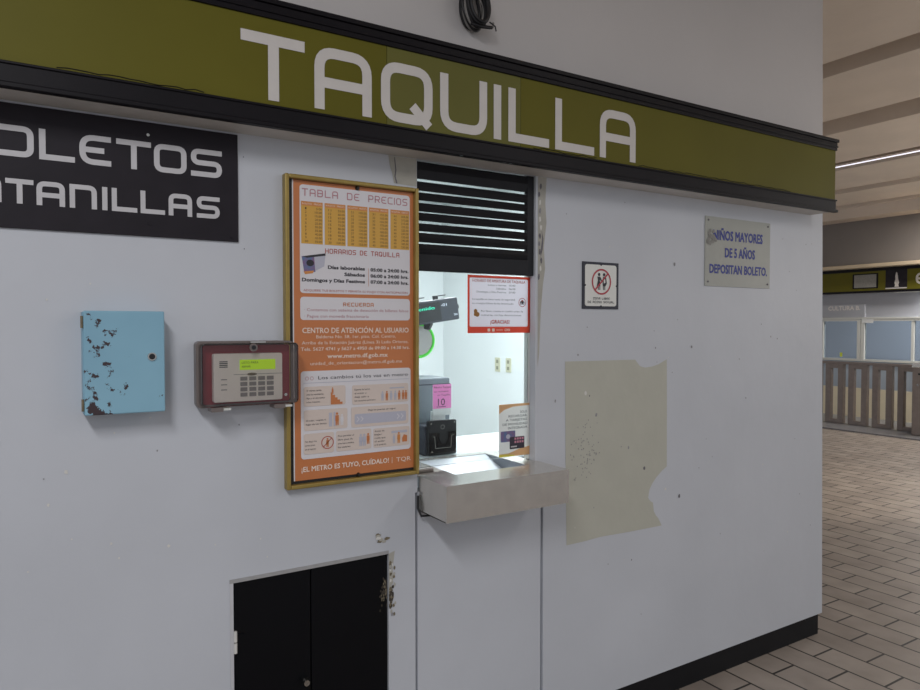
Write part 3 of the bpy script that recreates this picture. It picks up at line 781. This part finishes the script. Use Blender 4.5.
build('screen', MB().box(.4785, .5775, -.0672, -.066, 1.4285, 1.4565, 'lcd_green'), kb, label='lit yellow-green screen')
build('screen_text', MB().text('LISTO PARA', .484, .530, 1.4455, .006, -.0676, 'lcd_ink').text('ARMAR', .484, .508, 1.4345, .006, -.0676, 'lcd_ink'), kb)
m = MB()
for i in range(4): m.rect(.424, .446, 1.4365+i*.0048, 1.4390+i*.0048, d, 'device_black')
build('speaker_slots', m, kb)
m = MB().rect(.462, .598, 1.4155, 1.4168, d, 'key_grey')
for z in (1.402, 1.388, 1.374): m.rect(.428, .444, z, z+.0025, d, 'key_grey')
m.flat(circle(.512, 1.416, .014, 12, .004), d-.0002, 'stain_brown')
build('indicator_marks', m, kb)
for r_ in range(4):
    for c_ in range(4):
        u = .480+c_*.0245; v = 1.399-r_*.0148
        build('key', MB().box(u, u+.0185, -.0685, -.066, v, v+.0105, 'key_grey'), kb)

# ------------------------------------------------------------------ price poster
po = empty('price_poster', (.84, 0, 1.067), 'tall orange ticket price poster in a brass frame left of the ticket window', 'poster')
PX0, PX1, PZ0, PZ1 = .621, 1.060, 1.067, 1.994
fw = .0125
fr = MB()
for a, b, c, e in ((PX0, PX0+fw, PZ0, PZ1), (PX1-fw, PX1, PZ0, PZ1), (PX0+fw, PX1-fw, PZ0, PZ0+fw), (PX0+fw, PX1-fw, PZ1-fw, PZ1)):
    fr.box(a, b, -.030, 0, c, e, 'brass')
build('frame', fr, po, bevel=.003, label='worn brass frame')
build('backing_board', MB().box(PX0+fw, PX1-fw, -.012, 0, PZ0+fw, PZ1-fw, 'backing_black'), po)
ps = build('print_sheet', MB().box(.650, PX1-fw-.0005, -.0135, -.012, 1.0885, PZ1-fw-.001, 'poster_orange').box(.6465,.650,-.0135,-.012,1.0885,PZ1-fw-.001,'poster_white'), po)
d = -.0142
m = MB()
for a, b, c, e in ((.669, 1.034, 1.648, 1.969), (.669, 1.034, 1.568, 1.637), (.669, 1.036, 1.151, 1.415)):
    build('text_panel', MB().prism(rrect(a, b, c, e, .010), d, -.0135, 'poster_white'), ps)
d -= .0006
for t_, a, b in (('TABLA', .676, .789), ('DE', .818, .859), ('PRECIOS', .889, 1.025)):
    build('heading_word', MB().sign(t_, a, b, 1.936, 1.958, .0030, d, 'ink_rose', gap=.28, rad=.3), ps)
for t_, a, b, z0, z1, k in (('HORARIOS', .747, .847, 1.769, 1.784, 'ink_red'), ('DE', .860, .884, 1.769, 1.784, 'ink_red'), ('TAQUILLA', .897, .996, 1.769, 1.784, 'ink_red'), ('RECUERDA', .804, .906, 1.610, 1.622, 'poster_orange')):
    build('heading_word', MB().sign(t_, a, b, z0, z1, .0023, d, k, gap=.26), ps)
pc = ((.673, .740), (.746, .813), (.819, .886), (.891, .958), (.965, 1.032))
for i, (a, b) in enumerate(pc):
    m = MB().rect(a, b, 1.795, 1.907, d, 'poster_amber').rect(a, b, 1.907, 1.920, d, 'poster_stripe')
    m.text('BOLETOS   PRECIO', a+.004, b-.004, 1.911, .0045, d-.0004, 'ink_cream')
    for k in range(10):
        q = i*10+k+1; z = 1.8965-k*.0108; s_ = str(q)
        m.text(s_, a+.012, a+.012+.0045*len(s_), z, .0062, d-.0004, 'ink_brown')
        s_ = '%d.00' % (q*5); wd = .0043*len(s_)
        m.text(s_, b-.003-wd, b-.003, z, .0062, d-.0004, 'ink_brown')
    build('price_column', m, ps)
m = MB()
for t_, a, b, z in (('D\u00edas laborables', .756, .876, 1.723), ('S\u00e1bados', .809, .876, 1.7035), ('Domingos y D\u00edas Festivos', .675, .876, 1.683),
                    ('05:00 a 24:00 hrs.', .896, 1.028, 1.721), ('06:00 a 24:00 hrs.', .896, 1.028, 1.702), ('07:00 a 24:00 hrs.', .896, 1.028, 1.683)):
    build('timetable_entry', MB().text(t_, a, b, z, .0098, d, 'ink_dark', bold=.03), ps)
m = MB().rect(.888, .8892, 1.674, 1.730, d, 'poster_orange')
m.text('ADQUIERE TUS BOLETOS Y PERMITA SU FLUJO CON ANTICIPACI\u00d3N', .679, 1.025, 1.6535, .0062, d, 'ink_red')
build('advice_lettering', m, ps)
m = MB().text('\u00b7 Contamos con sistema de detecci\u00f3n de billetes falsos', .681, 1.028, 1.5945, .0085, d, 'ink_rose').text('\u00b7 Pague con moneda fraccionaria', .681, .889, 1.5755, .0085, d, 'ink_rose')
build('advice_lettering', m, ps)
m = MB().flat([(.674,1.757),(.712,1.762),(.716,1.712),(.682,1.708)], d, 'card_magenta').flat([(.712,1.762),(.748,1.766),(.744,1.730),(.716,1.715)], d, 'poster_grey')
m.flat([(.676,1.757),(.748,1.769),(.748,1.762),(.690,1.753)], d-.0003, 'ink_dark').flat(circle(.700, 1.738, .012, 12, .010), d-.0003, 'ink_dark').flat([(.680,1.712),(.712,1.716),(.708,1.708),(.684,1.704)], d-.0003, 'poster_stripe')
build('booth_picture', m, ps)
dd = -.0142
m = MB().text('CENTRO DE ATENCI\u00d3N AL USUARIO', .675, 1.029, 1.529, .0155, dd, 'ink_cream', bold=.012)
m.text('Balderas No. 58, 1er. piso, Col. Centro,', .718, .983, 1.513, .0095, dd, 'ink_cream').text('Arriba de la Estaci\u00f3n Ju\u00e1rez (L\u00ednea 3) Lado Oriente,', .673, 1.028, 1.495, .0095, dd, 'ink_cream')
m.text('Tels. 5627 4741 y 5627 a 4950 de 09:00 a 14:30 hrs.', .670, 1.032, 1.476, .0098, dd, 'ink_cream', bold=.008).text('www.metro.df.gob.mx', .753, .954, 1.4525, .0125, dd, 'ink_cream', bold=.015)
m.text('unidad_de_orientacion@metro.df.gob.mx', .699, 1.006, 1.4325, .0098, dd, 'ink_cream')
build('contact_lettering', m, ps, label='cream contact lettering')
m = MB().text('\u00a1EL METRO ES TUYO, CU\u00cdDALO!', .670, .957, 1.1135, .0145, dd, 'ink_cream', bold=.02).rect(.968, .9695, 1.110, 1.129, dd, 'ink_cream').text('TQR', .984, 1.036, 1.113, .0135, dd, 'ink_cream')
build('slogan_lettering', m, ps, label='cream slogan lettering')
m = MB().text('Los cambios t\u00fa los vas en metro', .723, 1.026, 1.389, .010, d, 'ink_dark').rect(.677, 1.029, 1.3785, 1.380, d, 'poster_grey')
for u in (.688, .703): m.ribbon(circle(u, 1.393, .005, 14), True, .0012, d, 'ink_rose', FRONT)
boxes = ((.678,.810,1.309,1.368),(.832,1.027,1.306,1.366),(.678,.816,1.236,1.298),(.829,1.027,1.235,1.298),(.677,.772,1.165,1.227),(.779,.896,1.165,1.228),(.903,1.031,1.165,1.226))
build('rule_heading', m, ps)
def lines(mb, u, v, ls, cap=.0052, step=.0115):
    for i, (t_, wd) in enumerate(ls): mb.text(t_, u, u+wd, v-i*step, cap, d-.0012, 'ink_dark')
def man(mb, u, v, h, k):
    mb.flat(circle(u, v+h*.9, h*.1, 10), d-.0012, k).flat([(u-h*.15,v+h*.35),(u+h*.15,v+h*.35),(u+h*.14,v+h*.78),(u-h*.14,v+h*.78)], d-.0012, k)
    mb.flat([(u-h*.12,v),(u-h*.03,v),(u,v+h*.36),(u-h*.13,v+h*.36)], d-.0012, k).flat([(u+h*.03,v),(u+h*.12,v),(u+h*.13,v+h*.36),(u,v+h*.36)], d-.0012, k)
for i, (a, b, c, e) in enumerate(boxes):
    m = MB().prism(rrect(a, b, c, e, .006), d-.0006, d, 'poster_beige')
    if i == 0:
        lines(m, a+.008, e-.014, (('Si vienes tarde', .046), ('usa las escaleras,', .054), ('fija y el elevador', .058), ('a los mayores', .042)))
        m.flat([(.762,1.311),(.800,1.311),(.800,1.318),(.792,1.318),(.792,1.325),(.784,1.325),(.784,1.332),(.776,1.332),(.776,1.340),(.768,1.340),(.768,1.348),(.762,1.348)], d-.0010, 'poster_orange'); man(m, .768, 1.343, .02, 'poster_orange')
    elif i == 1:
        lines(m, a+.008, e-.016, (('Espera tu turno', .052), ('al entrar y', .040), ('deja salir a', .048), ('los usuarios primero', .070)))
        for u, k in ((.935,'poster_grey'),(.950,'poster_orange'),(.965,'poster_grey'),(.980,'poster_grey'),(.994,'poster_orange'),(1.008,'poster_orange'),(1.018,'poster_orange')): man(m, u, 1.313, .030, k)
        m.rect(.960, 1.012, 1.350, 1.354, d-.0010, 'poster_grey')
    elif i == 2:
        lines(m, a+.006, e-.034, (('Al subir, respeta el', .062), ('lugar de los dem\u00e1s', .064)))
        m.rect(.756, .766, 1.244, 1.286, d-.0010, 'poster_grey').rect(.771, .777, 1.244, 1.288, d-.0010, 'poster_grey'); man(m, .782, 1.246, .040, 'poster_orange'); man(m, .798, 1.246, .034, 'poster_white')
    elif i == 3:
        m.text('Deja las puertas sin seguir', .885, .982, e-.014, .005, d-.0012, 'ink_dark').prism(rrect(.840, 1.018, 1.244, 1.276, .005), d-.0010, d-.0006, 'poster_grey')
        for u in (.851, .864, .990, 1.004): m.ribbon([(u-.004,1.268),(u+.004,1.260),(u-.004,1.252)], False, .002, d-.0014, 'poster_white', FRONT)
    elif i == 4:
        lines(m, a+.004, e-.026, (('No dejes tus', .036), ('art\u00edculos', .030), ('en el interior', .034)))
        m.ribbon(circle(.751, 1.196, .0185, 26), True, .0026, d-.0012, 'ink_red', FRONT).ribbon([(.738,1.183),(.764,1.209)], False, .0026, d-.0012, 'ink_red', FRONT); man(m, .751, 1.182, .028, 'poster_orange')
    elif i == 5:
        lines(m, a+.006, e-.018, (('Para permitir el', .052), ('libre paso de', .048), ('puertas a todos', .052), ('los usuarios', .040)))
        man(m, .860, 1.175, .038, 'poster_grey'); man(m, .872, 1.175, .038, 'poster_grey'); man(m, .885, 1.180, .034, 'poster_orange')
    else:
        lines(m, a+.004, e-.011, (('Antes de', .034), ('bajar', .026), ('cuida que', .038), ('el andar', .036), ('y la puerta', .040)), step=.0108)
        man(m, .975, 1.173, .030, 'poster_grey'); man(m, .992, 1.173, .036, 'poster_stripe'); m.flat([(1.004,1.176),(1.022,1.176),(1.022,1.196),(1.010,1.200),(1.004,1.188)], d-.0012, 'poster_orange').rect(.966, 1.022, 1.206, 1.214, d-.0010, 'poster_grey')
    build('rule_box', m, ps)
for u, v in ((.852, 1.975), (.852, 1.086)):
    build('clip', MB().cyl((u,-.0136,v),(u,-.024,v),.007,'backing_black',.004,n=12), po)

# ------------------------------------------------------------------ small signs right of the window
ns = empty('harassment_sign', (1.872, 0, 1.615), 'small square sign with a dark border and a red barred circle right of the window', 'sign')
pb = build('plate', MB().box(1.779, 1.966, -.004, 0, 1.616, 1.797, 'frame_navy'), ns)
build('white_field', MB().prism(rrect(1.791, 1.954, 1.627, 1.787, .010), -.0048, -.004, 'sign_cream'), pb)
d = -.0056
m = MB().ribbon(circle(1.8745, 1.7215, .047, 40), True, .0065, d-.0004, 'sign_red', FRONT).ribbon([(1.842,1.690),(1.907,1.753)], False, .0065, d-.0006, 'sign_red', FRONT)
build('barred_circle', m, pb)
for u, v in ((1.8725, 1.7875), (1.8725, 1.6265), (1.7905, 1.707), (1.9545, 1.707)): build('pin', MB().cyl((u,-.004,v),(u,-.0065,v),.004,'frame_navy',n=8), pb)
m = MB()
for u in (1.862, 1.888):
    m.flat(circle(u, 1.7495, .0065, 12), d, 'ink_dark').flat([(u-.005,1.706),(u-.001,1.706),(u-.001,1.69),(u-.005,1.69)], d, 'ink_dark').flat([(u+.002,1.706),(u+.006,1.706),(u+.006,1.69),(u+.002,1.69)], d, 'ink_dark')
m.flat([(1.853,1.741),(1.868,1.741),(1.880,1.722),(1.876,1.719),(1.866,1.731),(1.869,1.704),(1.850,1.704),(1.856,1.728)], d, 'ink_dark')
m.flat([(1.883,1.741),(1.898,1.741),(1.903,1.716),(1.895,1.704),(1.882,1.704),(1.880,1.722)], d, 'ink_dark').flat([(1.886,1.733),(1.894,1.731),(1.895,1.719),(1.886,1.715)], d-.0002, 'sign_cream')
build('figure_pictogram', m, pb)
m = MB().sign('ZONA LIBRE', 1.832, 1.918, 1.6525, 1.661, .0016, d, 'ink_dark', gap=.3).sign('DE ACOSO SEXUAL', 1.804, 1.942, 1.6385, 1.647, .0016, d, 'ink_dark', gap=.3)
build('lettering', m, pb)

nn = empty('children_ticket_sign', (2.705, 0, 1.725), 'grey plate with blue letters about children over five, near the right end of the wall', 'sign')
pb = build('plate', MB().box(2.478, 2.932, -.004, 0, 1.725, 2.028, 'sign_grey'), nn)
d = -.0048
for t_, a, b, z, c in (('NI\u00d1OS MAYORES', 2.530, 2.874, 1.930, .040), ('DE 5 A\u00d1OS', 2.610, 2.819, 1.856, .039), ('DEPOSITAN BOLETO.', 2.508, 2.909, 1.783, .037)):
    build('lettering', MB().text(t_, a, b, z, c, d, 'ink_blue', bold=.030), pb, label='blue block lettering')
random.seed(5)
m = MB()
for k in range(16): blob(m, 2.515+random.gauss(0,.016), 1.935+random.gauss(0,.018), .012, .011, 'sign_rub', d=-.0052)
build('rubbed_spot', m, pb)
for u, v in ((2.497,2.012),(2.915,2.012),(2.497,1.744),(2.915,1.744)):
    build('screw', MB().cyl((u,-.004,v),(u,-.0062,v),.0045,'chip_dark',n=10), nn)

# ------------------------------------------------------------------ coil of cable above the sign
cc = empty('cable_coil', (1.265, 0, 2.62), 'coil of black and grey cable hanging on the wall above the green sign', 'cable')
random.seed(11)
for k in range(9):
    cu = 1.268+random.uniform(-.006,.006); cv_ = 2.618+random.uniform(-.008,.008); ru = .036+random.uniform(-.007,.007); rv = .068+random.uniform(-.010,.010); dz = -.013-.0075*k; tl = random.uniform(.15,.50)
    pts = []
    for i in range(36):
        t = 2*math.pi*i/36; x = ru*math.cos(t); z = rv*math.sin(t)
        pts.append((cu+x*math.cos(tl)-z*math.sin(tl)*.6, dz+.006*math.sin(2*t+k)*.5, cv_+z*math.cos(tl)+x*math.sin(tl)))
    build('loop', MB().tube(pts, .0055, 'cable_grey' if k in (1, 4) else 'cable_black', closed=True), cc, smooth=True)
build('cable_end', MB().tube([(1.300,-.05,2.56),(1.318,-.055,2.552),(1.330,-.055,2.56),(1.335,-.05,2.575)], .004, 'cable_grey').tube([(1.320,-.05,2.575),(1.336,-.06,2.560),(1.340,-.06,2.545)], .0025, 'cable_black').tube([(1.245,-.05,2.555),(1.285,-.06,2.548),(1.325,-.055,2.556)], .006, 'cable_black'), cc, smooth=True)
build('hook', MB().cyl((1.262,0,2.698),(1.262,-.085,2.698),.007,'cable_black').cyl((1.262,-.085,2.698),(1.262,-.085,2.712),.007,'cable_black'), cc)

# ------------------------------------------------------------------ concourse to the right
XF = 11.9
T = facing(XF)
struct('wall_far', MB().box(XF, XF+.12, -1.0, 8.0, 2.49, 3.33, 'far_wall_brown').box(XF, XF+.12, -1.0, 8.0, 1.672, 2.49, 'far_wall_grey')
       .box(XF, XF+.12, -1.0, 8.0, .50, .955, 'far_blue').box(XF, XF+.12, -1.0, 8.0, 0, .50, 'far_cream'))
struct('ceiling_far', MB().box(11.5, 16.5, -1.0, 8.0, 3.33, ZC-.001, 'concrete'))
struct('trim_3', MB().box(XF-.30, XF, -1.0, 8.0, 2.505, 2.565, 'ledge_cream'), bevel=.01)
struct('wall_far_back', MB().box(15.2, 15.3, -1.0, 8.0, 0, 3.33, 'far_wall_grey'))
struct('floor_far', MB().box(XF+.12, 15.2, -1.0, 8.0, 0, .05, 'booth_floor'))
struct('floor_strip', MB().box(10.25, XF, -1.0, 8.0, FZ, .004, 'smooth_floor'))
fs = empty('far_station_sign', (XF-.1, 3.6, 2.10), 'olive fascia sign with a black station emblem over the far booth', 'sign')
X0 = XF-.115
fo = {}
build('rails', MB().box(X0-.01, XF-.001, -1.0, 8.0, 2.485, 2.505, 'black_paint').box(X0-.008, X0+.012, -1.0, 8.0, 2.455, 2.485, 'black_paint').box(X0-.008, X0+.012, -1.0, 8.0, 2.098, 2.135, 'black_paint'), fs)
build('panel', MB().box(X0, X0+.01, -1.0, 8.0, 2.13, 2.46, 'olive'), fs)
build('underside', MB().box(X0+.012, XF-.001, -1.0, 8.0, 2.098, 2.110, 'soffit_paint'), fs)
TT = facing(X0)
m = MB().prism([(-4.497,2.172),(-4.083,2.172),(-4.083,2.420),(-4.497,2.420)], -.006, 0, 'black_paint', TT).prism([(-4.470,2.190),(-4.110,2.190),(-4.110,2.402),(-4.470,2.402)], -.009, -.006, 'sign_rub', TT)
build('cover_plate', m, fs, label='grey plate in a dark frame')
m = MB().prism([(-3.965,2.150),(-3.640,2.150),(-3.640,2.460),(-3.965,2.460)], -.006, 0, 'black_board', TT)
build('emblem_board', m, fs)
m = MB().flat([(-3.825,2.180),(-3.760,2.180),(-3.768,2.215),(-3.756,2.245),(-3.772,2.300),(-3.775,2.350),(-3.786,2.395),(-3.797,2.420),(-3.808,2.395),(-3.816,2.350),(-3.812,2.300),(-3.828,2.245),(-3.818,2.215)], -.0075, 'letter_white', TT)
m2 = MB().rect(-3.965, -3.640, 2.150, 2.168, -.0075, 'letter_white', TT)
build('emblem', m, fs, label='white standing emblem'); build('emblem_base_line', m2, fs)
build('lettering', MB().glyph('E', -3.515, -3.345, 2.205, 2.385, .034, -.0015, 'letter_white', TT), fs)

cs = empty('culture_sign', (XF-.03, 4.7, 1.72), 'pale grey panel lettered CULTURA on the far booth wall under the green sign', 'sign')
build('board', MB().box(XF-.03, XF, 4.338, 5.6, 1.70, 1.915, 'far_wall_grey'), cs)
build('lettering', MB().text('CULTURA B.', -4.962, -4.415, 1.822, .068, -.0308, 'letter_white', T, bold=.03), cs)

# far booth windows in aluminium frames
def awin(n, y0, y1, z0, z1, bars=(), label=''):
    o = empty('window_%d' % n, (XF, (y0+y1)/2, z0), label, None, None, 'structure')
    m = MB(); f = .055
    m.box(XF-.04, XF+.03, y0, y0+f, z0, z1, 'aluminium').box(XF-.04, XF+.03, y1-f, y1, z0, z1, 'aluminium').box(XF-.04, XF+.03, y0+f, y1-f, z0, z0+f*.7, 'aluminium').box(XF-.04, XF+.03, y0+f, y1-f, z1-f*.7, z1, 'aluminium')
    for b in bars: m.box(XF-.03, XF+.02, b-.02, b+.02, z0+f*.7, z1-f*.7, 'aluminium')
    build('window_frame', m, o)
    build('pane', MB().box(XF-.004, XF+.004, y0+f, y1-f, z0+f*.7, z1-f*.7, 'far_glass'), o)
    return o
awin(2, 4.40, 5.10, .955, 1.672, (), 'white framed far booth window under the pale CULTURA panel')
awin(3, 1.4, 4.39, .955, 1.672, (3.587, 2.6), 'wide white framed far booth window to the right')
awin(4, 5.105, 6.6, .955, 1.672, (), 'far booth window hidden behind the wall corner')
struct('trim_4', MB().box(XF, XF+.12, -1.0, 1.4, .955, 1.672, 'far_wall_grey').box(XF, XF+.12, 6.6, 8.0, .955, 1.672, 'far_wall_grey').box(XF-.05, XF, -1.0, 8.0, 1.672, 1.695, 'aluminium'))
tag(build('window_sticker', MB().box(XF-.009, XF-.0045, 4.72, 4.76, 1.02, 1.09, 'sticker_yellow'), loc=(XF,4.74,1.02)), 'tiny yellow-green sticker on the far booth window', 'sticker')
tag(build('white_label', MB().box(XF-.046, XF-.0405, 4.19, 4.37, 1.60, 1.668, 'white_plastic'), loc=(XF,4.3,1.6)), 'small white label at the top corner of the wide far window', 'label')

# fence of rectangular steel frames
fe = empty('barrier_fence', (10.9, 3.5, 0), 'row of upright brown steel frames fencing off the far booth', 'fence')
proto = None
y = 4.412
fences = []
def frame_mesh(y):
    m = MB()
    m.box(10.88, 10.96, y-.085, y, .0045, .945, 'fence_steel').box(10.88, 10.96, y-.285, y-.20, .0045, .945, 'fence_steel').box(10.88, 10.96, y-.20, y-.085, .0045, .065, 'fence_steel').box(10.88, 10.96, y-.20, y-.085, .88, .945, 'fence_steel')
    return m
for k in range(-2, 4):
    build('upright_frame', frame_mesh(4.412-.366*k), fe, bevel=.004)
build('top_rail', MB().box(10.885, 10.955, 2.995, 5.16, .9455, .985, 'fence_steel'), fe, bevel=.003)

ts = empty('turnstile', (10.9, 2.84, 0), 'brushed steel turnstile housing at the right end of the fence', 'turnstile')
build('housing', MB().box(10.59, 11.5, 2.70, 2.98, .0045, .96, 'fence_steel'), ts, bevel=.01)
build('top_cover', MB().prism([(-2.99,.9605),(-2.69,.9605),(-2.69,1.03),(-2.96,1.03)], -.01, .92, 'steel', facing(10.59)), ts, bevel=.006)
build('card_slot', MB().box(10.584, 10.59, 2.80, 2.90, .86, .885, 'device_black'), ts)
build('lock', MB().cyl((10.59,2.90,.72),(10.582,2.90,.72),.015,'chrome'), ts)

tl = empty('tube_light', (8.41, 3.5, ZC+.05), 'long thin bright tube light running along a ceiling joint', 'light')
build('tube', MB().cyl((8.41,-.6,ZC-.002),(8.41,9.5,ZC-.002),.006,'tube_light',n=12), tl, label='glowing white tube')
build('fitting', MB().box(8.385,8.435,-.6,9.5,ZC+.016,ZC+.2195,'concrete_side'), tl)
fl = empty('far_booth_light', (XF-.05, 2.9, 2.09), 'short glowing lamp under the far olive sign at the right edge', 'light')
build('housing', MB().box(XF-.10, XF-.005, 2.2, 3.85, 2.085, 2.0975, 'aluminium'), fl)
build('tube', MB().cyl((XF-.05,2.25,2.070),(XF-.05,3.45,2.070),.015,'tube_light',n=12), fl)
area('far_sign_lamp', (XF-.10, 2.75, 2.05), .06, 1.1, 14, (.95,.97,1))
